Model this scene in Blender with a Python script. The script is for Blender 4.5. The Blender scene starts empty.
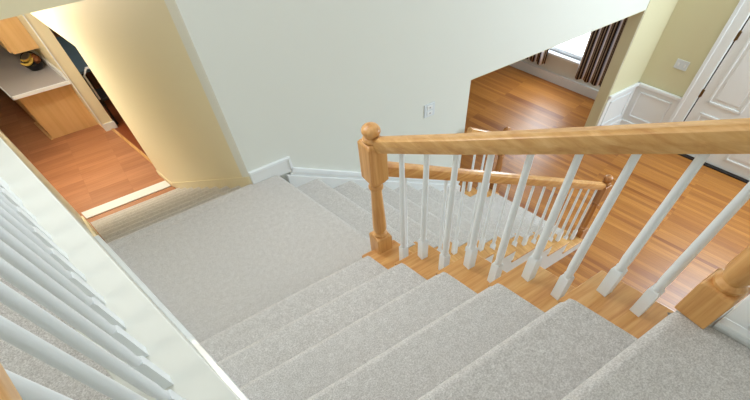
import bpy, bmesh, math, random
from mathutils import Vector, Matrix
sc = bpy.context.scene
C = sc.collection
random.seed(4)
S = 1.2                      # metres per plan unit
SK = math.radians(12)        # the two stair runs meet at 102 degrees in plan
D, R, G = 1.3285, 0.1595, 0.30
F, H, W, XO = -9*R, 6*R, 1.1142, 1.337

def K(a, b, z=0.0):
    """plan point (along the lower flight, along the upper flight, height) -> world"""
    return Vector(((a - b*math.sin(SK))*S, b*math.cos(SK)*S, z*S))

# ------------------------------------------------------------ camera
def make_camera():
    yaw, pitch, roll, f = 0.6060, 1.0503, -0.0139, 374.2082
    fw = Vector((math.cos(pitch)*math.sin(yaw), math.cos(pitch)*math.cos(yaw), -math.sin(pitch)))
    r = fw.cross(Vector((0, 0, 1))).normalized(); u = r.cross(fw)
    c, s = math.cos(roll), math.sin(roll)
    r2, u2 = r*c + u*s, u*c - r*s
    cd = bpy.data.cameras.new('camera'); co = bpy.data.objects.new('camera', cd); C.objects.link(co)
    m = Matrix((r2, u2, -fw)).transposed().to_4x4(); m.translation = K(0.0401, -1.568, 1.9624)
    co.matrix_world = m
    cd.sensor_fit = 'HORIZONTAL'; cd.sensor_width = 36; cd.lens = f/750*36
    cd.shift_x = -32.21/750; cd.shift_y = 140.97/750
    cd.clip_start = 0.02; sc.camera = co
make_camera()

# ------------------------------------------------------------ world, exposure, lights
wd = bpy.data.worlds.new('sky'); sc.world = wd; wd.use_nodes = True
bg = wd.node_tree.nodes['Background']
bg.inputs[0].default_value = (0.82, 0.92, 1.0, 1); bg.inputs[1].default_value = 6
sc.view_settings.view_transform = 'Standard'; sc.view_settings.look = 'None'
sc.view_settings.exposure = 0.0; sc.view_settings.gamma = 1; sc.view_settings.use_curve_mapping = False
try:
    sc.cycles.use_denoising = True; sc.cycles.denoising_prefilter = 'ACCURATE'; sc.cycles.denoising_input_passes = 'RGB_ALBEDO_NORMAL'
except Exception: pass
sc.cycles.max_bounces = 8; sc.cycles.diffuse_bounces = 5; sc.cycles.sample_clamp_indirect = 6

def area(name, loc, target, sx, sy, power, col):
    l = bpy.data.lights.new(name, 'AREA'); l.shape = 'RECTANGLE'; l.size = sx; l.size_y = sy
    l.energy = power; l.color = col
    o = bpy.data.objects.new(name, l); C.objects.link(o); o.location = loc
    o.rotation_euler = (Vector(target)-Vector(loc)).to_track_quat('-Z', 'Y').to_euler()
    return o
# tall window of the two-storey foyer, added fills over the stairwell, room and kitchen lights partly added
area('foyer_window_light', K(6.45, -1.1, 0.9), K(1.4, 0.5, -0.3), 2.2, 1.3, 300, (0.74, 0.88, 1.0))
area('stairwell_overhead_fill', K(1.0, -0.2, 3.0), K(0.9, -0.3, 0), 2.2, 1.8, 10, (0.90, 0.95, 1.0))  # added soft fill from overhead, no fixture here
area('step_nose_fill', K(0.9, 1.24, 2.3), K(0.9, -1.8, 1.0), 1.5, 0.9, 54, (0.93, 0.96, 1.0))  # added fill to brighten the step noses; the wall has no window here
area('foyer_overhead_fill', K(5.2, 0.0, 2.8), K(5.0, 0.0, -1), 1.2, 1.2, 28, (0.95, 0.98, 1.0))  # added fill from above the foyer, no lamp behind it
area('dining_window_light', K(6.9, 2.9, -0.4), K(5.0, 2.4, -1.4), 0.9, 0.8, 26, (0.85, 0.93, 1.0))
area('kitchen_warm_fill', K(0.35, 5.7, 0.22), K(0.6, 2.4, -0.7), 0.5, 0.35, 34, (1.0, 0.77, 0.45))  # added warm fill for the kitchen steps, hung out of view, not a window
area('side_wall_fill', K(0.1, 4.9, 0.6), K(1.1, 4.05, -0.8), 0.4, 0.4, 34, (0.95, 0.97, 1.0))  # added cool fill, whitens the far end of the side wall
area('kitchen_ceiling_light', K(0.3, 5.6, 0.85), K(0.35, 5.8, -1.4), 0.5, 1.2, 10, (0.98, 0.96, 0.95))
area('back_room_fill', K(2.2, 6.8, 0.8), K(2.0, 6.8, -1.4), 1.0, 2.0, 16, (0.95, 0.97, 1.0))  # added fill to lift the otherwise black back room
area('hall_lamp_light', K(-1.6, -0.6, 2.9), K(-1.2, -0.5, 0.9), 1.0, 1.0, 12, (1.0, 0.93, 0.84))

# ------------------------------------------------------------ materials
def srgb(r, g, b):
    f = lambda v: (v/255/12.92) if v/255 <= .04045 else ((v/255+.055)/1.055)**2.4
    return (f(r), f(g), f(b), 1)
def mat(name, col, rough=.6, spec=.4):
    m = bpy.data.materials.new(name); m.use_nodes = True
    p = m.node_tree.nodes['Principled BSDF']
    p.inputs['Base Color'].default_value = col; p.inputs['Roughness'].default_value = rough
    p.inputs['Specular IOR Level'].default_value = spec
    return m, m.node_tree, p
def ramp(nt, stops, interp='LINEAR'):
    n = nt.nodes.new('ShaderNodeValToRGB'); cr = n.color_ramp; cr.interpolation = interp
    while len(cr.elements) < len(stops): cr.elements.new(.5)
    for e, (p, c) in zip(cr.elements, stops): e.position = p; e.color = c
    return n
def paint(name, col, rough=.55, bump=.03):
    m, nt, p = mat(name, col, rough)
    n = nt.nodes.new('ShaderNodeTexNoise'); n.inputs['Scale'].default_value = 180
    t = nt.nodes.new('ShaderNodeTexCoord'); nt.links.new(t.outputs['Object'], n.inputs['Vector'])
    b = nt.nodes.new('ShaderNodeBump'); b.inputs['Strength'].default_value = bump; b.inputs['Distance'].default_value = .003
    nt.links.new(n.outputs['Fac'], b.inputs['Height']); nt.links.new(b.outputs['Normal'], p.inputs['Normal'])
    return m
def carpet(name, c1, c2, c3):
    m, nt, p = mat(name, c1, .95, .1)
    t = nt.nodes.new('ShaderNodeTexCoord')
    n1 = nt.nodes.new('ShaderNodeTexNoise'); n1.inputs['Scale'].default_value = 150; n1.inputs['Detail'].default_value = 4; n1.inputs['Roughness'].default_value = .8
    n2 = nt.nodes.new('ShaderNodeTexNoise'); n2.inputs['Scale'].default_value = 26; n2.inputs['Detail'].default_value = 8; n2.inputs['Roughness'].default_value = .85
    for n in (n1, n2): nt.links.new(t.outputs['Object'], n.inputs['Vector'])
    r1 = ramp(nt, [(.36, c1), (.52, c2), (.66, c3)]); nt.links.new(n1.outputs['Fac'], r1.inputs['Fac'])
    r2 = ramp(nt, [(.36, (.88, .87, .86, 1)), (.60, (1.05, 1.05, 1.05, 1))]); nt.links.new(n2.outputs['Fac'], r2.inputs['Fac'])
    mx = nt.nodes.new('ShaderNodeMixRGB'); mx.blend_type = 'MULTIPLY'; mx.inputs['Fac'].default_value = 1
    nt.links.new(r1.outputs['Color'], mx.inputs['Color1']); nt.links.new(r2.outputs['Color'], mx.inputs['Color2'])
    nt.links.new(mx.outputs['Color'], p.inputs['Base Color'])
    b = nt.nodes.new('ShaderNodeBump'); b.inputs['Strength'].default_value = .5; b.inputs['Distance'].default_value = .004
    nt.links.new(n1.outputs['Fac'], b.inputs['Height']); nt.links.new(b.outputs['Normal'], p.inputs['Normal'])
    p.inputs['Sheen Weight'].default_value = .15; p.inputs['Sheen Roughness'].default_value = .35
    return m
def wood(name, c1, c2, c3, axis='z', rough=.32, scale=1.0):
    """solid timber, grain stretched along the local axis"""
    m, nt, p = mat(name, c1, rough, .5)
    t = nt.nodes.new('ShaderNodeTexCoord'); mp = nt.nodes.new('ShaderNodeMapping')
    sc_ = [26*scale]*3
    if axis == 'z': sc_[2] = 1.6*scale
    if axis == 'a': sc_[0] = 1.6*scale
    if axis == 'b':
        sc_[1] = 1.6*scale; mp.inputs['Rotation'].default_value = (0, 0, -SK)
    mp.inputs['Scale'].default_value = sc_
    nt.links.new(t.outputs['Object'], mp.inputs['Vector'])
    n = nt.nodes.new('ShaderNodeTexNoise'); n.inputs['Scale'].default_value = 1; n.inputs['Detail'].default_value = 6; n.inputs['Roughness'].default_value = .62; n.inputs['Distortion'].default_value = .5
    nt.links.new(mp.outputs['Vector'], n.inputs['Vector'])
    r = ramp(nt, [(.32, c3), (.5, c1), (.68, c2)]); nt.links.new(n.outputs['Fac'], r.inputs['Fac'])
    nt.links.new(r.outputs['Color'], p.inputs['Base Color'])
    b = nt.nodes.new('ShaderNodeBump'); b.inputs['Strength'].default_value = .08; b.inputs['Distance'].default_value = .004
    nt.links.new(n.outputs['Fac'], b.inputs['Height']); nt.links.new(b.outputs['Normal'], p.inputs['Normal'])
    return m
def planks(name, cols, rot, bw, bh, rough=.3, mortar=.012, dark=.55, coat=0.0):
    """floor boards: brick texture in world space, boards running along rot"""
    m, nt, p = mat(name, cols[0], rough, .5)
    t = nt.nodes.new('ShaderNodeTexCoord'); mp = nt.nodes.new('ShaderNodeMapping'); mp.inputs['Rotation'].default_value = (0, 0, rot)
    nt.links.new(t.outputs['Object'], mp.inputs['Vector'])
    br = nt.nodes.new('ShaderNodeTexBrick'); br.inputs['Scale'].default_value = 1; br.offset = .37; br.offset_frequency = 1
    br.inputs['Brick Width'].default_value = bw; br.inputs['Row Height'].default_value = bh
    br.inputs['Mortar Size'].default_value = bh*mortar; br.inputs['Mortar Smooth'].default_value = .3
    br.inputs['Color1'].default_value = (0, 0, 0, 1); br.inputs['Color2'].default_value = (1, 1, 1, 1); br.inputs['Mortar'].default_value = (.5, .5, .5, 1)
    nt.links.new(mp.outputs['Vector'], br.inputs['Vector'])
    r = ramp(nt, [(i/(len(cols)-1), c) for i, c in enumerate(cols)]); nt.links.new(br.outputs['Color'], r.inputs['Fac'])
    m2 = nt.nodes.new('ShaderNodeMapping'); m2.inputs['Scale'].default_value = (1.5, 28, 1); nt.links.new(mp.outputs['Vector'], m2.inputs['Vector'])
    n = nt.nodes.new('ShaderNodeTexNoise'); n.inputs['Scale'].default_value = 1.3; n.inputs['Detail'].default_value = 5; n.inputs['Roughness'].default_value = .6
    nt.links.new(m2.outputs['Vector'], n.inputs['Vector'])
    r2 = ramp(nt, [(.3, (.82, .78, .72, 1)), (.62, (1.04, 1.02, 1.0, 1))]); nt.links.new(n.outputs['Fac'], r2.inputs['Fac'])
    mx = nt.nodes.new('ShaderNodeMixRGB'); mx.blend_type = 'MULTIPLY'; mx.inputs['Fac'].default_value = .9
    nt.links.new(r.outputs['Color'], mx.inputs['Color1']); nt.links.new(r2.outputs['Color'], mx.inputs['Color2'])
    mm = nt.nodes.new('ShaderNodeMixRGB'); mm.blend_type = 'MIX'; mm.inputs['Color2'].default_value = tuple(v*dark for v in cols[0][:3])+(1,)
    nt.links.new(br.outputs['Fac'], mm.inputs['Fac']); nt.links.new(mx.outputs['Color'], mm.inputs['Color1'])
    nt.links.new(mm.outputs['Color'], p.inputs['Base Color'])
    p.inputs['Coat Weight'].default_value = coat; p.inputs['Coat Roughness'].default_value = .12
    return m

M = {}
M['stair_carpet'] = carpet('stair_carpet', srgb(174, 170, 166), srgb(206, 203, 199), srgb(230, 228, 225))
M['wall_pale'] = paint('wall_pale', srgb(224, 226, 218))
M['wall_cream'] = paint('wall_cream', srgb(232, 220, 184))
M['wall_yellow'] = paint('wall_yellow', srgb(216, 210, 174))
M['trim'] = paint('trim_white', srgb(232, 234, 233), .35, .01)
M['white'] = paint('gloss_white', srgb(236, 240, 242), .3, .01)
M['oak_z'] = wood('oak_upright', srgb(212, 156, 92), srgb(226, 176, 114), srgb(192, 130, 68), 'z')
M['oak_b'] = wood('oak_rail', srgb(212, 162, 98), srgb(228, 184, 124), srgb(194, 138, 76), 'b')
M['oak_a'] = wood('oak_tread', srgb(212, 156, 92), srgb(228, 180, 118), srgb(192, 130, 70), 'a')
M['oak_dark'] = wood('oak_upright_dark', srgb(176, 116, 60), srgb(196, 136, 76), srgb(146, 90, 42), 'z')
M['floor_oak'] = planks('oak_floor', [srgb(158, 98, 38), srgb(172, 112, 46), srgb(184, 124, 56), srgb(142, 82, 30)], -SK - math.pi/2, 1.3, .062, .42, coat=.0)
M['floor_kitchen'] = planks('kitchen_laminate', [srgb(176, 120, 82), srgb(186, 130, 92), srgb(168, 112, 76), srgb(181, 125, 86)], 0, .62, .10, .45, dark=.75)
M['floor_back'] = planks('back_room_floor', [srgb(140, 70, 34), srgb(160, 86, 44), srgb(124, 60, 30)], -math.pi/2-SK, .9, .08, .4)
M['cabinet'] = wood('cabinet_maple', srgb(226, 182, 124), srgb(232, 190, 134), srgb(216, 170, 110), 'z', .4, .35)
M['counter'] = paint('counter_laminate', srgb(176, 170, 168), .4, .02)
M['black'] = mat('black_plastic', srgb(22, 20, 20), .45)[0]
M['brass'] = mat('aged_brass', srgb(110, 84, 50), .35)[0]; M['brass'].node_tree.nodes['Principled BSDF'].inputs['Metallic'].default_value = .8
M['banana'] = paint('banana_skin', srgb(232, 196, 96), .5)
M['bread'] = paint('pear_skin', srgb(150, 88, 48), .6)
M['plate'] = paint('switch_plate', srgb(216, 222, 226), .35, 0)
M['blue_steel'] = paint('blue_grey_fabric', srgb(92, 112, 124), .6)
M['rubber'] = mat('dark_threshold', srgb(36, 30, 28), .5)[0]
def glass():
    m, nt, p = mat('window_glass', (1, 1, 1, 1), .02)
    p.inputs['Transmission Weight'].default_value = 1; p.inputs['IOR'].default_value = 1.05
    return m
M['glass'] = glass()
def stripes():
    m, nt, p = mat('striped_curtain', (1, 1, 1, 1), .8, .2)
    uv = nt.nodes.new('ShaderNodeUVMap'); uv.uv_map = 'cloth'
    sx = nt.nodes.new('ShaderNodeSeparateXYZ'); nt.links.new(uv.outputs['UV'], sx.inputs['Vector'])
    k, br, tn, wh, gy = srgb(24, 20, 26), srgb(84, 62, 48), srgb(188, 166, 140), srgb(238, 238, 244), srgb(160, 160, 180)
    r = ramp(nt, [(0, k), (.12, br), (.24, tn), (.32, k), (.42, tn), (.5, wh), (.66, gy), (.74, k), (.84, br), (.93, tn)], 'CONSTANT')
    fr = nt.nodes.new('ShaderNodeMath'); fr.operation = 'FRACT'; nt.links.new(sx.outputs['X'], fr.inputs[0]); nt.links.new(fr.outputs[0], r.inputs['Fac'])
    nt.links.new(r.outputs['Color'], p.inputs['Base Color'])
    return m
M['curtain'] = stripes()

# ------------------------------------------------------------ mesh helpers
class MB:
    def __init__(s): s.bm = bmesh.new()
    def poly(s, pts): return s.bm.faces.new([s.bm.verts.new(p) for p in pts])
    def loft(s, loops, cap=True, closed=True):
        rings = [[s.bm.verts.new(p) for p in L] for L in loops]
        n = len(rings[0])
        for A, B in zip(rings, rings[1:]):
            for i in range(n if closed else n-1):
                j = (i+1) % n; s.bm.faces.new((A[i], A[j], B[j], B[i]))
        if cap: s.bm.faces.new(list(reversed(rings[0]))); s.bm.faces.new(rings[-1])
        return s
    def box(s, a0, a1, b0, b1, z0, z1):
        L = lambda z: [K(a0, b0, z), K(a1, b0, z), K(a1, b1, z), K(a0, b1, z)]
        return s.loft([L(z0), L(z1)])
    def prism_a(s, prof, a0, a1):        # profile in (b, z)
        return s.loft([[K(a0, b, z) for b, z in prof], [K(a1, b, z) for b, z in prof]])
    def prism_b(s, prof, b0, b1):        # profile in (a, z)
        return s.loft([[K(a, b0, z) for a, z in prof], [K(a, b1, z) for a, z in prof]])
    def rotsq(s, c, zs):                 # square section, z list of (z, half) about plan point c, true square
        loops = []
        o = K(*c)
        for z, h in zs:
            h *= S
            loops.append([o + Vector((x*h, y*h, z*S)) for x, y in ((-1, -1), (1, -1), (1, 1), (-1, 1))])
        return s.loft(loops)
    def lathe(s, c, prof, n=20):         # prof list of (z, radius)
        o = K(*c)
        return s.loft([[o + Vector((math.cos(t*2*math.pi/n)*r*S, math.sin(t*2*math.pi/n)*r*S, z*S)) for t in range(n)] for z, r in prof])
    def sweep(s, pts, prof):             # profile (side, up) swept along world points
        loops = []
        for i, q in enumerate(pts):
            d = (pts[min(i+1, len(pts)-1)] - pts[max(i-1, 0)]).normalized()
            side = d.cross(Vector((0, 0, 1))).normalized(); up = side.cross(d)
            loops.append([q + side*x + up*y for x, y in prof])
        return s.loft(loops)
def obj(name, mb, m, parent=None, smooth=False, bevel=0, seg=2, origin=None, angle=40):
    bmesh.ops.recalc_face_normals(mb.bm, faces=mb.bm.faces)
    if origin is None:
        origin = Vector((0, 0, 0)) if parent is None else parent.location.copy()
    else: origin = Vector(origin)
    bmesh.ops.translate(mb.bm, vec=-origin, verts=mb.bm.verts)
    me = bpy.data.meshes.new(name); mb.bm.to_mesh(me); mb.bm.free()
    me.materials.append(m)
    o = bpy.data.objects.new(name, me); C.objects.link(o)
    if parent is not None:
        o.parent = parent; o.location = origin - abs_loc(parent)
    else: o.location = origin
    if smooth:
        for p in me.polygons: p.use_smooth = True
        me.set_sharp_from_angle(angle=math.radians(angle))
    if bevel:
        b = o.modifiers.new('bevel', 'BEVEL'); b.width = bevel; b.segments = seg; b.limit_method = 'ANGLE'; b.angle_limit = math.radians(50)
        if not smooth:
            for p in me.polygons: p.use_smooth = True
            me.set_sharp_from_angle(angle=math.radians(35))
            b.harden_normals = False
    if smooth or bevel:
        wn = o.modifiers.new('normals', 'WEIGHTED_NORMAL'); wn.keep_sharp = True; wn.weight = 80
    return o
def abs_loc(o):
    v = o.location.copy()
    while o.parent is not None: o = o.parent; v += o.location
    return v
def thing(name, loc, label, cat, group=None):
    o = bpy.data.objects.new(name, None); C.objects.link(o); o.location = loc; o.empty_display_size = .1
    o['label'] = label; o['category'] = cat
    if group: o['group'] = group
    return o
def tag(o, label, cat, group=None):
    o['label'] = label; o['category'] = cat
    if group: o['group'] = group
    return o
def struct(name, mb, m, parent=None, label=None, **k):
    o = obj(name, mb, m, parent, **k)
    if parent is None: o['kind'] = 'structure'
    if label: o['label'] = label
    return o

# ------------------------------------------------------------ room shell
TOPZ = 3.1
struct('floor_foyer', MB().box(-1.0, 7.6, -3.4, D+.15, F-.1, F).box(3.2, 7.6, D+.15, 6.6, F-.1, F), M['floor_oak'], label='shiny oak strip floor of the foyer and dining room')
struct('floor_kitchen', MB().box(-.2, 1.19, D+.15, 9.3, F-.1, F), M['floor_kitchen'], label='reddish laminate floor of the kitchen at the foot of the short flight')
struct('floor_back_room', MB().box(1.19, 3.1, 4.0, 11, F-.1, F+.004), M['floor_back'], label='dark wood floor of the room beside the kitchen')
struct('floor_upper_hall', MB().box(-2.6, -.22, -3.2, 2.4, H-.2, H).box(-.22, 1.17, -3.2, -1.86, H-.2, H), M['stair_carpet'], label='beige carpet of the upstairs hall behind the white balusters', bevel=.006)
# left wall of the stairwell, with the cap that carries the hall balusters
struct('wall_left', MB().box(-.17, -.03, -3.2, 9.3, F, H-.03), M['wall_pale'], label='plain wall beside the landing under the hall balusters')
struct('trim_1', MB().box(-.225, -.004, -3.2, 2.4, H-.03, H+.004), M['wall_pale'], label='pale cap on the stairwell wall under the hall balusters', bevel=.005)
# skirt board beside upper flight and landing
sl = R/G
prof = [(D, .085), (.12, .085), (.02, .12), (-1.55, .12+sl*1.53+.04), (-1.55, .55), (0, -.15), (D, -.15)]
struct('baseboard_left', MB().prism_a(prof, -.03, .001), M['white'], label='white skirt board along the landing and upper flight', bevel=.004)
prof = [(D, .085), (D+9*G, .085-9*R), (D+9*G, -9*R), (D, -.15)]
struct('baseboard_kitchen_left', MB().prism_a(prof, -.03, -.012), M['wall_cream'])
# outlet wall: solid part, header, right part (one wall)
mb = MB()
mb.box(1.12, 3.38, D, D+.15, F, TOPZ); mb.box(3.38, 5.98, D, D+.15, .12, TOPZ); mb.box(5.98, 6.9, D, D+.15, F, TOPZ)
struct('wall_back', mb, M['wall_pale'], label='tall pale wall with the outlet and the dining room opening')
struct('trim_2', MB().box(5.974, 5.98, D+.002, D+.149, F, .12).box(3.38, 5.98, D+.002, D+.149, .114, .12), M['wall_yellow'], label='yellow painted inner faces of the dining room opening')
struct('wall_foyer_corner', MB().box(5.985, 6.62, D-.006, D, F, TOPZ), M['wall_yellow'], label='yellow wall strip between dining opening and front door wall')
struct('wall_kitchen_header', MB().box(-.17, 1.12, D, D+.12, 1.215, TOPZ), M['wall_cream'], label='cream wall above the short flight to the kitchen')
# side wall of the short flight with opening to the back room
mb = MB(); mb.box(1.12, 1.25, D+.15, 4.42, F, TOPZ); mb.box(1.12, 1.25, 4.42, 6.0, .1, TOPZ); mb.box(1.10, 1.26, 6.0, 11, F, TOPZ)
struct('wall_side', mb, M['wall_cream'], label='cream wall beside the short carpeted flight, brightly lit at its far end')
struct('trim_3', MB().box(1.094, 1.268, 5.985, 6.03, F, F+.1).box(1.262, 1.275, 6.0, 7.5, F, F+.1), M['trim'], label='white baseboard around the kitchen wall end')
struct('trim_4', MB().box(1.09, 1.104, 5.99, 6.01, F+.1, TOPZ), M['trim'], label='white corner bead on the kitchen wall end')
prof = [(D, .06), (D+9*G, .06-9*R), (4.42, .07+F), (4.42, F), (D+9*G, -9*R-.0), (D, -.15)]
struct('baseboard_side', MB().prism_a(prof, 1.108, 1.12), M['wall_cream'])
struct('trim_5', MB().box(0, 1.1, 4.06, 4.22, F, F+.012), M['trim'], label='white edging strip where carpeted flight meets the kitchen floor')
struct('trim_6', MB().box(1.17, 1.21, 4.42, 6.0, F, F+.012), M['oak_b'], label='wooden strip between kitchen floor and back room floor')
struct('wall_kitchen_end', MB().box(-.2, 1.12, 9.3, 9.42, F, 1.0), M['wall_cream'])
struct('wall_back_room', MB().box(1.26, 3.1, 10.9, 11, F, 1.0).box(3.1, 3.19, 4.0, 11, F, 1.0).box(1.25, 3.19, 3.9, 4.0, F, 1.0), M['wall_yellow'])
struct('ceiling_kitchen', MB().box(-.2, 3.19, 4.55, 11, 1.0, 1.08).box(-.2, 3.19, D+.12, 4.55, 1.215, 1.3).box(-.2, 3.19, 4.5, 4.55, 1.0, 1.3), M['trim'])
struct('wall_kitchen_left_upper', MB().box(-.17, -.03, 2.5, 9.3, H-.03, 1.3), M['wall_pale'])
# front door wall
struct('wall_front', MB().box(6.62, 6.74, -.78, .54, .55, TOPZ).box(6.62, 6.74, .54, D+.15, F, TOPZ).box(6.62, 6.74, -3.4, -.78, F, TOPZ), M['wall_yellow'], label='yellow foyer wall around the front door')
# dining room walls
mb = MB(); mb.box(7.1, 7.22, D+.15, 2.42, F, .8); mb.box(7.1, 7.22, 3.5, 6.6, F, .8); mb.box(7.1, 7.22, 2.42, 3.5, F, -1.02); mb.box(7.1, 7.22, 2.42, 3.5, .2, .8)
struct('wall_dining_window', mb, M['wall_pale'], label='grey lower wall below the dining room window')
struct('wall_dining_far', MB().box(3.2, 7.22, 6.6, 6.7, F, .8), M['wall_pale'])
struct('ceiling_dining', MB().box(3.2, 7.22, D+.15, 6.6, .7, .8), M['trim'])
struct('wall_dining_side', MB().box(3.2, 3.3, D+.15, 6.6, F, .8), M['wall_pale'])
struct('baseboard_dining', MB().box(7.07, 7.1, D+.15, 6.6, F, F+.13), M['trim'], label='white baseboard under the dining room window')
# foyer and stairwell outer walls and ceiling (behind and above the camera)
struct('ceiling', MB().box(-2.7, 6.8, -3.5, 2.5, TOPZ, TOPZ+.1), M['trim'])
struct('wall_rear', MB().box(-2.7, 6.74, -3.5, -3.4, F, TOPZ), M['wall_pale'])
struct('wall_hall', MB().box(-2.7, -2.6, -3.4, 2.5, H, TOPZ).box(-2.6, -.17, 2.4, 2.5, H, TOPZ), M['wall_pale'])
# skirt boards on outlet wall: level over landing, then down the lower flight
G2 = .318; L0 = 1.345
zt = lambda a: .055 - (R/G2)*(a-1.46)
mb = MB()
mb.prism_b([(1.12, -.02), (1.45, -.02), (1.45, .08), (1.12, .08)], D-.018, D)
mb.prism_b([(1.36, -.2), (1.46, .0), (3.38, zt(3.38)-.055), (3.38, zt(3.38)-.30)], D-.014, D)
struct('baseboard_back', mb, M['trim'], label='white skirt board stepping down the outlet wall beside the lower flight', bevel=.002)
mb = MB()
mb.prism_b([(1.12, .082), (1.447, .082), (1.447, .0), (1.465, -.01), (1.465, .1), (1.12, .1)], D-.026, D)
mb.prism_b([(1.455, -.03), (1.455, .008), (3.38, zt(3.38)-.047), (3.38, zt(3.38)-.085)], D-.026, D)
struct('trim_7', mb, M['white'], label='white moulding on top of the skirt board by the outlet', bevel=.002)

# wainscot of the foyer (panel moulding below a chair rail)
def frame_b(mb, a0, a1, z0, z1, y, t=.02, d=.012):     # picture-frame moulding on a wall of constant b facing -b
    for q in ((a0, a1, z0, z0+t), (a0, a1, z1-t, z1), (a0, a0+t, z0, z1), (a1-t, a1, z0, z1)): mb.box(q[0], q[1], y-d, y, q[2], q[3])
def frame_a(mb, b0, b1, z0, z1, x, t=.02, d=.012):
    for q in ((b0, b1, z0, z0+t), (b0, b1, z1-t, z1), (b0, b0+t, z0, z1), (b1-t, b1, z0, z1)): mb.box(x-d, x, q[0], q[1], q[2], q[3])
w = thing('wainscot', K(6.3, D-.01, F), 'white panelled wainscot in the corner between dining opening and front door', 'wainscot')
wa = MB().box(5.99, 6.61, D-.018, D-.006, F, -.83); wa.box(6.60, 6.615, .69, D-.006, F, -.83)
obj('panel_board', wa, M['trim'], w)
cr = MB().box(5.985, 6.61, D-.045, D-.006, -.84, -.80); cr.box(6.575, 6.615, .69, D-.006, -.84, -.80)
obj('chair_rail', cr, M['white'], w, bevel=.008)
bb = MB().box(5.99, 6.61, D-.035, D-.006, F, F+.13); bb.box(6.585, 6.615, .69, D-.006, F, F+.13)
obj('base_moulding', bb, M['trim'], w, bevel=.006)
for q in (0, 1):
    mb = MB()
    if q == 0: frame_b(mb, 6.06, 6.53, F+.2, -.9, D-.018)
    else: frame_a(mb, .78, 1.24, F+.2, -.9, 6.60)
    obj('panel_moulding', mb, M['white'], w, bevel=.004)

# front door
d1 = obj('door_1', MB().box(6.6, 6.64, -.75, .515, F+.02, .5), M['trim'], bevel=.004, origin=K(6.62, .5, F)); d1['kind'] = 'structure'; d1['label'] = 'white panelled front door of the foyer'
for b0, b1 in ((-.02, .40), (-.62, -.2)):
    for z0, z1 in ((-1.30, -.88), (-.76, .02), (.12, .4)):
        mb = MB(); frame_a(mb, b0, b1, z0, z1, 6.6, .03, .012); mb.box(6.591, 6.6, b0+.07, b1-.07, z0+.07, z1-.07)
        obj('raised_panel', mb, M['trim'], d1, bevel=.006)
for z in (-1.2, -.68, -.06):
    mb = MB().box(6.588, 6.60, .50, .53, z-.04, z+.04); mb.lathe((6.588, .518, 0), [(z-.05, .008), (z-.045, .012), (z+.045, .012), (z+.05, .008)], 10)
    obj('hinge', mb, M['brass'], d1)
mb = MB(); mb.box(6.575, 6.62, .53, .69, F, .62); mb.box(6.575, 6.62, -.93, -.77, F, .62); mb.box(6.575, 6.62, -.93, .69, .52, .66)
struct('trim_8', mb, M['trim'], label='white casing around the front door', bevel=.008)
mb = MB(); mb.box(6.565, 6.575, .645, .69, F, .66)
struct('trim_9', mb, M['white'], bevel=.004)
struct('trim_10', MB().box(6.55, 6.6, -.78, .53, F, F+.018), M['rubber'], label='dark threshold along the foot of the front door')
struct('trim_11', MB().box(6.642, 6.74, -.78, .54, F, .55), M['rubber'], label='added dark backing that blocks light through the front door gap')  # added backing: keeps outside light out so the gap reads dark

# dining window
w1 = thing('window_1', K(7.16, 2.96, -1.02), 'bright white window of the dining room between striped curtains', 'window')
w1['kind'] = 'structure'
mb = MB()
for q in ((2.42, 3.5, -1.02, -.97), (2.42, 3.5, .15, .2), (2.42, 2.47, -1.02, .2), (3.45, 3.5, -1.02, .2)): mb.box(7.12, 7.18, *q)
obj('window_frame', mb, M['white'], w1, bevel=.004)
obj('window_glass', MB().box(7.148, 7.152, 2.45, 3.47, -.98, .17), M['glass'], w1)
obj('window_sill', MB().box(7.02, 7.13, 2.38, 3.54, -1.05, -1.02), M['white'], w1, bevel=.005)

def curtain(b0, b1, z0, z1, nf, label, per=1.15):
    bm = bmesh.new(); uvl = bm.loops.layers.uv.new('cloth')
    nx, nz = nf*14, 10; rings = []
    for side in (0, 1):
        g = []
        for j in range(nz+1):
            z = z0 + (z1-z0)*j/nz; spread = 1 + .10*(1-j/nz)
            row = []
            for i in range(nx+1):
                t = i/nx; bc = (b0+b1)/2
                b = bc + (b0-bc)*(1-2*t)*spread
                x = 6.98 + .017*math.sin(t*nf*2*math.pi + .3*math.sin(j*.7)) + .012*math.sin(t*nf*4.7+1) + side*.008
                row.append(bm.verts.new(K(x, b, z + .012*math.sin(t*nf*2*math.pi+1)*(j == 0))))
            g.append(row)
        rings.append(g)
    def quad(vs, us):
        f = bm.faces.new(vs); f.smooth = True
        for l, u in zip(f.loops, us): l[uvl].uv = (u, 0)
    for g in rings:
        for j in range(nz):
            for i in range(nx):
                u0, u1 = i/nx*nf*per, (i+1)/nx*nf*per
                quad((g[j][i], g[j][i+1], g[j+1][i+1], g[j+1][i]), (u0, u1, u1, u0))
    A, B = rings
    for i in range(nx):
        u0, u1 = i/nx*nf*per, (i+1)/nx*nf*per
        quad((A[0][i], A[0][i+1], B[0][i+1], B[0][i]), (u0, u1, u1, u0)); quad((A[nz][i], A[nz][i+1], B[nz][i+1], B[nz][i]), (u0, u1, u1, u0))
    for j in range(nz):
        for i in (0, nx): quad((A[j][i], A[j+1][i], B[j+1][i], B[j][i]), (0, 0, 0, 0))
    m = MB(); m.bm.free(); m.bm = bm
    o = obj('curtain', m, M['curtain'], origin=K(6.98, (b0+b1)/2, z1)); tag(o, label, 'curtain', 'striped dining room curtains')
    return o
curtain(1.88, 2.43, -1.2, .32, 4, 'wide brown, black and white striped curtain beside the dining opening jamb')
curtain(3.05, 3.42, -1.2, .32, 3, 'striped curtain at the far side of the bright window, only its lower end showing')
r = thing('curtain_rod', K(6.98, 2.75, .34), 'dark rod carrying the striped curtains above the dining window', 'curtain rod')
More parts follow.
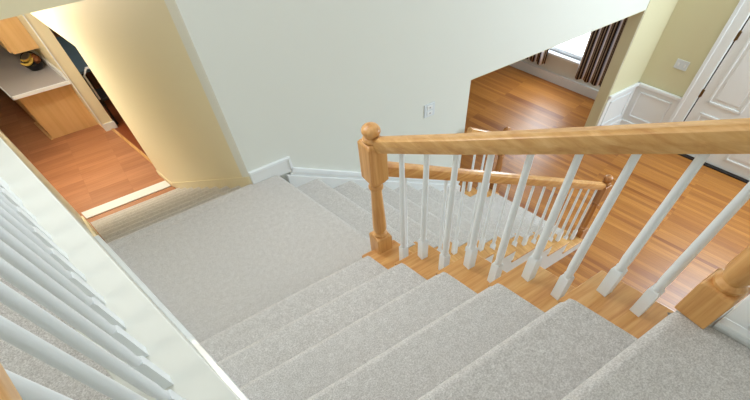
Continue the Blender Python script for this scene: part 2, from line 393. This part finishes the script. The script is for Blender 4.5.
obj('rod', MB().sweep([K(6.98, 1.8, .335), K(6.98, 3.6, .335)], [(.012*math.cos(t*math.pi/5), .012*math.sin(t*math.pi/5)) for t in range(10)]), M['black'], r)
for b in (1.9, 3.55): obj('bracket', MB().box(6.97, 7.1, b-.01, b+.01, .325, .345), M['black'], r)

# ------------------------------------------------------------ stair flights
def nose_profile(f, b_back, z, zlow, rad=.042, sgn=1):
    """carpeted step seen from the side: (run, height) with a rounded nose at run=f"""
    pts = [(b_back, z)]
    for t in range(0, 7):
        an = math.pi/2 - t*math.pi/6
        pts.append((f - sgn*rad + sgn*rad*math.cos(an), z - rad + rad*math.sin(an)))
    pts += [(f - sgn*.012, z-rad-.013), (f - sgn*.035, z-rad-.028), (f - sgn*.04, zlow), (f - sgn*.07, zlow), (f - sgn*.07, z-rad-.033), (b_back, z-rad-.033)]
    return pts

# landing
ld = thing('stair_landing', K(.6, .7, 0), 'square beige carpeted landing where the three flights meet', 'stair landing')
obj('landing_carpet', MB().prism_b([(p, z) for p, z in nose_profile(L0, -0.0, 0, -R)], .136, D-.02), M['stair_carpet'], ld, smooth=True, bevel=.006)
obj('landing_carpet', MB().box(0, 1.176, -.045, .14, -.04, -.0005), M['stair_carpet'], ld)
obj('landing_floor', MB().box(0, L0-.07, -.05, D+.0, -.2, -.012).box(1.1142, L0-.05, -.087, .2, -.2, -.002), M['trim'], ld)
obj('landing_edge', MB().prism_a(nose_profile(D+.03, D-.1, 0.001, -R), 0, 1.108), M['stair_carpet'], ld, smooth=True)
obj('tread_end', MB().box(1.176, L0+.012, -.1, .138, -.03, .002), M['oak_a'], ld, bevel=.006)['label'] = 'honey oak board under the newel post'

# upper flight
uf = thing('upper_stair_flight', K(.6, -.7, .2), 'upper flight of wide carpeted steps with honey oak tread ends under the white balusters', 'stairs')
for n in range(1, 7):
    f = -(n-1)*G; z = n*R
    back = f - G - .03 if n < 6 else f - .36
    w1_ = W if n < 6 else 1.168
    o = obj('carpeted_step', MB().prism_a(nose_profile(f, back, z, (n-1)*R), 0, w1_), M['stair_carpet'], uf, smooth=True, bevel=.014, seg=3)
    # oak tread end + white riser below it
    if n < 6:
        obj('tread_end', MB().box(W-.03, XO, f-G-.02, f+.006, z-.036, z-.010), M['oak_a'], uf, bevel=.008, seg=3)
    obj('riser', MB().box(W-.03, XO-.03, f-.035, f-.02, z-R, z-.03), M['trim'], uf)
prof = [(.0, 0), (0, R-.03)]
for n in range(1, 6): prof += [(-n*G, n*R-.036), (-n*G, (n+1)*R-.036)]
prof += [(-1.6, H-.036), (-1.6, H-.3), (-.06, -.25), (.0, -.25)]
obj('stringer', MB().prism_a(prof, XO-.055, XO-.03), M['trim'], uf, bevel=.002)
obj('stair_soffit', MB().prism_a([(.0, -.06), (-1.6, H-.2), (-1.6, H-.3), (-.1, -.2)], 0, XO-.055), M['trim'], uf)
obj('side_panel', MB().prism_a([(-.087, F), (-.087, -.2), (-1.6, H-.3), (-1.86, H-.2), (-1.86, F)], XO-.12, XO-.06), M['wall_pale'], uf)
obj('end_panel', MB().box(0, XO-.06, -1.86, -1.78, F, H-.2), M['wall_pale'], uf)

# lower flight
BN, BC, BF = -.087, .136, 1.285
lf = thing('lower_stair_flight', K(2.6, .6, -.8), 'lower carpeted flight running down along the outlet wall to the foyer', 'stairs')
for k in range(1, 9):
    f = L0 + k*G2; z = -k*R
    far = BF if f < 3.5 else 1.14
    obj('carpeted_step', MB().prism_b(nose_profile(f+.006, f-G2-.03, z, z-R, .058), BC, far), M['stair_carpet'], lf, smooth=True, bevel=.014, seg=3)
    obj('tread_end', MB().box(f-G2-.02, f+.006, BN-.012, BC+.03, z-.036, z-.010), M['oak_b'], lf, bevel=.008, seg=3)
    obj('riser', MB().box(f-.035, f-.02, BN+.01, BC+.03, z-R, z-.03), M['trim'], lf)
    if far < BF:
        obj('tread_end', MB().box(f-G2-.02, f+.006, 1.11, D-.03, z-.036, z-.010), M['oak_b'], lf, bevel=.008)
prof = [(L0, -R)]
for k in range(1, 9): prof += [(L0+k*G2, -k*R-.036), (L0+k*G2, -(k+1)*R if k < 8 else F)]
prof = [(L0-.1, -.036), (L0, -.036)]
for k in range(0, 8): prof += [(L0+k*G2, -(k+1)*R-.036), (L0+(k+1)*G2, -(k+1)*R-.036)]
prof += [(L0+8*G2, F), (L0-.1, F)]
obj('stringer', MB().prism_b(prof, BN+.0, BN+.022), M['trim'], lf, bevel=.002)['label'] = 'white closed side panel of the flight'
obj('wall_stringer', MB().prism_b([(L0+.05, -.03), (3.38, -.03-(R/G2)*(3.38-L0-.05)), (3.38, -.4-(R/G2)*(3.38-L0-.05)), (L0+.05, -.4)], BF-.001, D-.016), M['trim'], lf)
for k in range(1, 9):
    a = L0 + k*G2 - .06; z = -k*R
    obj('tread_bracket', MB().prism_b([(a-.16, z-.036), (a+.03, z-.036), (a+.03, z-.11), (a-.02, z-.09), (a-.06, z-.06)], BN-.006, BN), M['trim'], lf)

# short flight down to the kitchen
kf = thing('kitchen_stair_flight', K(.55, D+1.2, -.7), 'short carpeted flight dropping from landing to the kitchen floor', 'stairs')
for k in range(1, 9):
    f = D + k*G; z = -k*R
    obj('carpeted_step', MB().prism_a(nose_profile(f+.02, f-G-.02, z, z-R, .055), 0, 1.108), M['stair_carpet'], kf, smooth=True)

# ------------------------------------------------------------ railings
def newel(parent, c, z0, zb, zs1, zbt, zct, h=.053, m='oak_z'):
    """c plan point; z0 foot, zb top of lower block, zs1 bottom of upper block, zbt top of upper block, zct top of ball"""
    p = obj('newel_post', MB().rotsq(c, [(z0, h), (zb-.012, h), (zb, h*.86)]), M[m], parent, bevel=.005)
    obj('post_shaft', MB().lathe(c, [(zb-.004, h*.80), (zb+.012, h*.86), (zb+.024, h*.62), (zb+.05, h*.80), (zb+.09, h*.78), (zs1-.06, h*.58), (zs1-.04, h*.62), (zs1-.034, h*.76), (zs1-.024, h*.78), (zs1-.016, h*.62), (zs1+.004, h*.66)], 24), M[m], p, smooth=True)
    obj('post_block', MB().rotsq(c, [(zs1-.002, h*.62), (zs1+.028, h), (zbt-.012, h), (zbt, h*.84)]), M[m], p, bevel=.004)
    hh = zct - zbt
    prof = [(zbt-.004, h*.6), (zbt+.002, h*.84), (zbt+.14*hh, h*.88), (zbt+.24*hh, h*.80), (zbt+.30*hh, h*.66)]
    for t in range(0, 9):
        an = -.75 + t*(math.pi/2+.75)/8
        prof.append((zbt + .62*hh + .38*hh*math.sin(an), max(.002, h*.90*math.cos(an))))
    obj('ball_cap', MB().lathe(c, prof, 24), M[m], p, smooth=True)
    return p
RP = [(-.030, -.012), (-.026, -.030), (.026, -.030), (.030, -.012), (.034, .004), (.030, .024), (.016, .034), (-.016, .034), (-.030, .024), (-.034, .004)]
RP = [(x*S*.95, y*S) for x, y in RP]
def baluster(parent, c, z0, z1, w=.021, hb=.135, name='baluster'):
    mb = MB().rotsq(c, [(z0, w), (z0+hb-.008, w), (z0+hb, w*.8)])
    L = z1 - z0
    mb.lathe(c, [(z0+hb-.002, w*.80), (z0+hb+.008, w*.92), (z0+hb+.016, w*.76), (z0+hb+.05, w*.88), (z0+hb+.35*(L-hb), w*.80), (z1, w*.60)], 14)
    return obj(name, mb, M['white'], parent, smooth=True)

# railing of the upper flight
AR = 1.235
def zr(b): return .918 - .449*(b + .10) - .036      # rail centre height over plan b
ur = thing('stair_railing', K(AR, -.7, .3), 'honey oak handrail with square newel posts and white balusters along the upper flight', 'railing')
obj('handrail', MB().sweep([K(AR, -.045, zr(-.06)), K(AR, -.5, zr(-.5)), K(AR, -1.0, zr(-1.0)), K(AR, -1.5, zr(-1.5))], RP), M['oak_b'], ur, smooth=True)
newel(ur, (AR, 0.0, 0), .0, .262, .635, .868, .948)
newel(ur, (1.199, -1.548, 0), H, H+.135, 1.50, 1.74, 1.84)
for b in (-.195, -.348, -.505, -.662, -.815, -.972, -1.125, -1.272, -1.41):
    n = int(-b/G) + 1
    baluster(ur, (AR+.004, b, 0), n*R-.012, zr(b)-.022)
# hall gallery continuing past the top newel
gl = thing('gallery_railing', K(1.25, -1.7, H), 'white balusters on a white ledge just behind the top newel post', 'railing')
obj('ledge', MB().box(1.17, 1.45, -3.2, -1.612, H-.28, H+.012).box(1.16, 1.30, -1.612, -1.515, H-.2, H-.002), M['trim'], gl, bevel=.006)
obj('ledge_moulding', MB().box(1.165, 1.20, -3.2, -1.61, H+.010, H+.03), M['white'], gl, bevel=.004)
for i in range(8): baluster(gl, (1.25, -1.70-.1415*i, 0), H+.012, H+.72, .024)
obj('handrail', MB().sweep([K(1.25, -1.61, H+.74), K(1.25, -3.2, H+.74)], RP), M['oak_b'], gl, smooth=True)

# railing of the lower flight, open side
def zl(a): return .669 - .495*(a - 1.397) - .03
lr = thing('lower_stair_railing', K(2.6, 0, -.8), 'oak handrail and white balusters on the open side of the lower flight', 'railing')
obj('handrail', MB().sweep([K(AR+.05, 0, zl(AR+.05)), K(2.2, 0, zl(2.2)), K(3.1, 0, zl(3.1)), K(3.90, 0, zl(3.90))], RP), M['oak_a'], lr, smooth=True)
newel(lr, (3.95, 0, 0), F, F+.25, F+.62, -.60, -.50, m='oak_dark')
for k in range(1, 9):
    for da in (-.235, -.075):
        a = L0 + k*G2 + da
        baluster(lr, (a, 0.0, 0), -k*R-.012, zl(a)-.02, .018)
fr = thing('far_stair_railing', K(3.7, 1.24, -1.2), 'short oak handrail with white balusters below the dining room opening', 'railing')
obj('handrail', MB().sweep([K(3.36, 1.25, zl(3.36)), K(3.90, 1.25, zl(3.90))], RP), M['oak_a'], fr, smooth=True)
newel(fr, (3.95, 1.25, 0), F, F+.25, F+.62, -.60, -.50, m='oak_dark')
for k in (7, 8):
    for da in (-.235, -.075):
        a = L0 + k*G2 + da
        if a > 3.39: baluster(fr, (a, 1.25, 0), -k*R-.012, zl(a)-.02, .018)

# hall railing on the left of the stairwell
hr = thing('hall_railing', K(-.122, -.2, H), 'level railing of closely spaced white balusters along the upstairs hall', 'railing')
for i in range(-4, 20):
    baluster(hr, (-.124, -.785+.1415*i, 0), H+.004, H+.72, .0175)
obj('handrail', MB().sweep([K(-.120, -1.36, H+.75), K(-.120, 1.98, H+.75)], RP), M['oak_b'], hr, smooth=True)

# ------------------------------------------------------------ small things
def plate(name, pts_box, label, cat, details):
    o = obj(name, MB().box(*pts_box), M['plate'], bevel=.004, origin=K((pts_box[0]+pts_box[1])/2, (pts_box[2]+pts_box[3])/2, (pts_box[4]+pts_box[5])/2))
    tag(o, label, cat)
    for nm, bx, mt in details: obj(nm, MB().box(*bx), M[mt], o, bevel=.002)
plate('wall_outlet', (2.83, 2.95, D-.010, D, -.055, .06), 'white electrical outlet on the tall pale wall', 'outlet',
      [('socket', (2.86, 2.92, D-.014, D-.009, .008, .045), 'trim'), ('socket', (2.86, 2.92, D-.014, D-.009, -.042, -.006), 'trim'),
       ('slots', (2.883, 2.897, D-.016, D-.013, .02, .034), 'counter'), ('slots', (2.883, 2.897, D-.016, D-.013, -.03, -.016), 'counter')])
plate('light_switch', (6.606, 6.62, .84, 1.0, -.53, -.43), 'white double light switch on the yellow wall beside the front door', 'light switch',
      [('toggle', (6.598, 6.607, .87, .885, -.495, -.465), 'trim'), ('toggle', (6.598, 6.607, .945, .96, -.495, -.465), 'trim')])

# kitchen peninsula
kb = thing('kitchen_peninsula', K(.75, 7.5, F), 'maple base cabinets with plain end panel facing the short flight', 'kitchen cabinet')
obj('end_panel', MB().box(.44, 1.098, 6.27, 6.30, F, -.79), M['cabinet'], kb)
obj('cabinet_body', MB().box(.46, 1.098, 6.30, 9.2, F+.07, -.79), M['cabinet'], kb)
obj('toe_kick', MB().box(.50, 1.098, 6.30, 9.2, F, F+.07), M['black'], kb)
obj('base_trim', MB().box(.405, .44, 6.25, 6.9, F, F+.02), M['cabinet'], kb)
for i in range(4):
    b0 = 6.34 + i*.7
    dr = obj('cabinet_door', MB().box(.435, .46, b0, b0+.66, F+.1, -.98), M['cabinet'], kb, bevel=.004)
    obj('knob', MB().lathe((.425, b0+.58, 0), [(-1.06, .004), (-1.055, .012), (-1.045, .012), (-1.04, .004)], 10), M['brass'], dr)
    obj('drawer', MB().box(.435, .46, b0, b0+.66, -.96, -.81), M['cabinet'], kb, bevel=.004)
ct = thing('kitchen_countertop', K(.75, 7.5, -.77), 'pale grey countertop with white edge on the maple peninsula', 'countertop')
obj('worktop', MB().box(.375, 1.098, 6.10, 9.2, -.785, -.75), M['counter'], ct, bevel=.004)
mb = MB().box(.36, 1.098, 6.085, 6.10, -.79, -.747).box(.36, .375, 6.085, 9.2, -.79, -.747)
obj('edge_band', mb, M['white'], ct, bevel=.003)
obj('backsplash', MB().box(1.07, 1.098, 6.12, 9.2, -.75, -.66), M['trim'], ct, bevel=.003)
uc = thing('wall_cabinet', K(.94, 7.4, -.5), 'maple wall cabinet hanging above the peninsula countertop', 'kitchen cabinet')
obj('cabinet_body', MB().box(.78, 1.098, 6.55, 9.2, -.485, .10), M['cabinet'], uc, bevel=.003)
for i in range(4):
    b0 = 6.58 + i*.65
    dr = obj('cabinet_door', MB().box(.755, .78, b0, b0+.6, -.475, .08), M['cabinet'], uc, bevel=.004)
    obj('knob', MB().lathe((.745, b0+.54, 0), [(-.42, .004), (-.415, .012), (-.405, .012), (-.40, .004)], 10), M['brass'], dr)
bk = thing('fruit_basket', K(.93, 6.74, -.75), 'black basket holding fruit on the peninsula countertop', 'basket')
mb = MB()
cc = (.93, 6.74, 0)
mb.lathe(cc, [(-.75, .06), (-.745, .08), (-.70, .11), (-.665, .125), (-.665, .118), (-.70, .10), (-.735, .075), (-.735, .01)], 24)
obj('bowl', mb, M['black'], bk, smooth=True)
mb = MB(); pts = []
for t in range(11):
    an = math.pi*t/10; pts.append(K(cc[0]+.118*math.cos(an), cc[1], -.665+.12*math.sin(an)))
mb.sweep(pts, [(.006, 0), (0, .006), (-.006, 0), (0, -.006)])
obj('carry_loop', mb, M['black'], bk, smooth=True)
def banana(off, rz, lift, label):
    mb = MB(); pts = []; loops = []
    o = K(cc[0]+off[0], cc[1]+off[1], -.685+lift)
    for t in range(11):
        an = -1.0 + 2.0*t/10
        q = Vector((.13*math.sin(an), 0, -.13*(math.cos(an)-1)*.9)); q.rotate(Matrix.Rotation(rz, 3, 'Z').to_euler()); pts.append(o+q)
    for i, q in enumerate(pts):
        d = (pts[min(i+1, 10)]-pts[max(i-1, 0)]).normalized(); side = d.cross(Vector((0, 0, 1))).normalized(); up = side.cross(d)
        r_ = .021*math.sin(math.pi*(i+.7)/11.4)**.5
        loops.append([q+side*r_*math.cos(k*math.pi/4)+up*r_*math.sin(k*math.pi/4) for k in range(8)])
    mb.loft(loops)
    tag(obj('banana', mb, M['banana'], smooth=True, origin=o), label, 'fruit', 'bananas in the black basket')
banana((-.06, -.075), .5, .03, 'yellow banana in the black basket, nearest the aisle end')
banana((-.03, .01), .65, .045, 'yellow banana in the black basket, next to the brown fruit')
mb = MB(); o_ = (cc[0]+.068, cc[1]+.02, 0)
mb.lathe(o_, [(-.70, .01), (-.695, .035), (-.66, .055), (-.625, .045), (-.60, .025), (-.588, .006)], 16)
tag(obj('brown_fruit', mb, M['bread'], smooth=True, origin=K(*o_[:2], -.70)), 'round brown fruit in the black basket beside the bananas', 'fruit')

# back room: chair and glass table glimpsed through the side opening
ch = thing('dining_chair', K(1.42, 6.5, F), 'dark chair glimpsed past the end of the bright cream wall', 'chair')
cx, cy = 1.47, 6.25
obj('seat', MB().box(cx-.18, cx+.18, cy-.18, cy+.18, F+.34, F+.38), M['black'], ch, bevel=.01)
for sx in (-1, 1):
    for sy in (-1, 1): obj('leg', MB().box(cx+sx*.16-.015, cx+sx*.16+.015, cy+sy*.16-.015, cy+sy*.16+.015, F+.004, F+.34), M['black'], ch)
mb = MB(); pts = [K(cx-.17, cy-.17, F+.38), K(cx-.17, cy-.19, F+.7), K(cx-.1, cy-.2, F+.78), K(cx+.1, cy-.2, F+.78), K(cx+.17, cy-.19, F+.7), K(cx+.17, cy-.17, F+.38)]
mb.sweep(pts, [(.012, -.012), (.012, .012), (-.012, .012), (-.012, -.012)])
obj('backrest', mb, M['white'], ch, smooth=True)
tb = thing('side_table', K(1.9, 7.6, F), 'blue-grey table seen in the gap between the two cream walls', 'table')
obj('tabletop', MB().box(1.36, 2.3, 6.7, 8.2, F+.50, F+.53), M['blue_steel'], tb, bevel=.005)
for a in (1.42, 2.24):
    for b in (6.78, 8.12): obj('leg', MB().box(a-.025, a+.025, b-.025, b+.025, F+.004, F+.50), M['black'], tb)
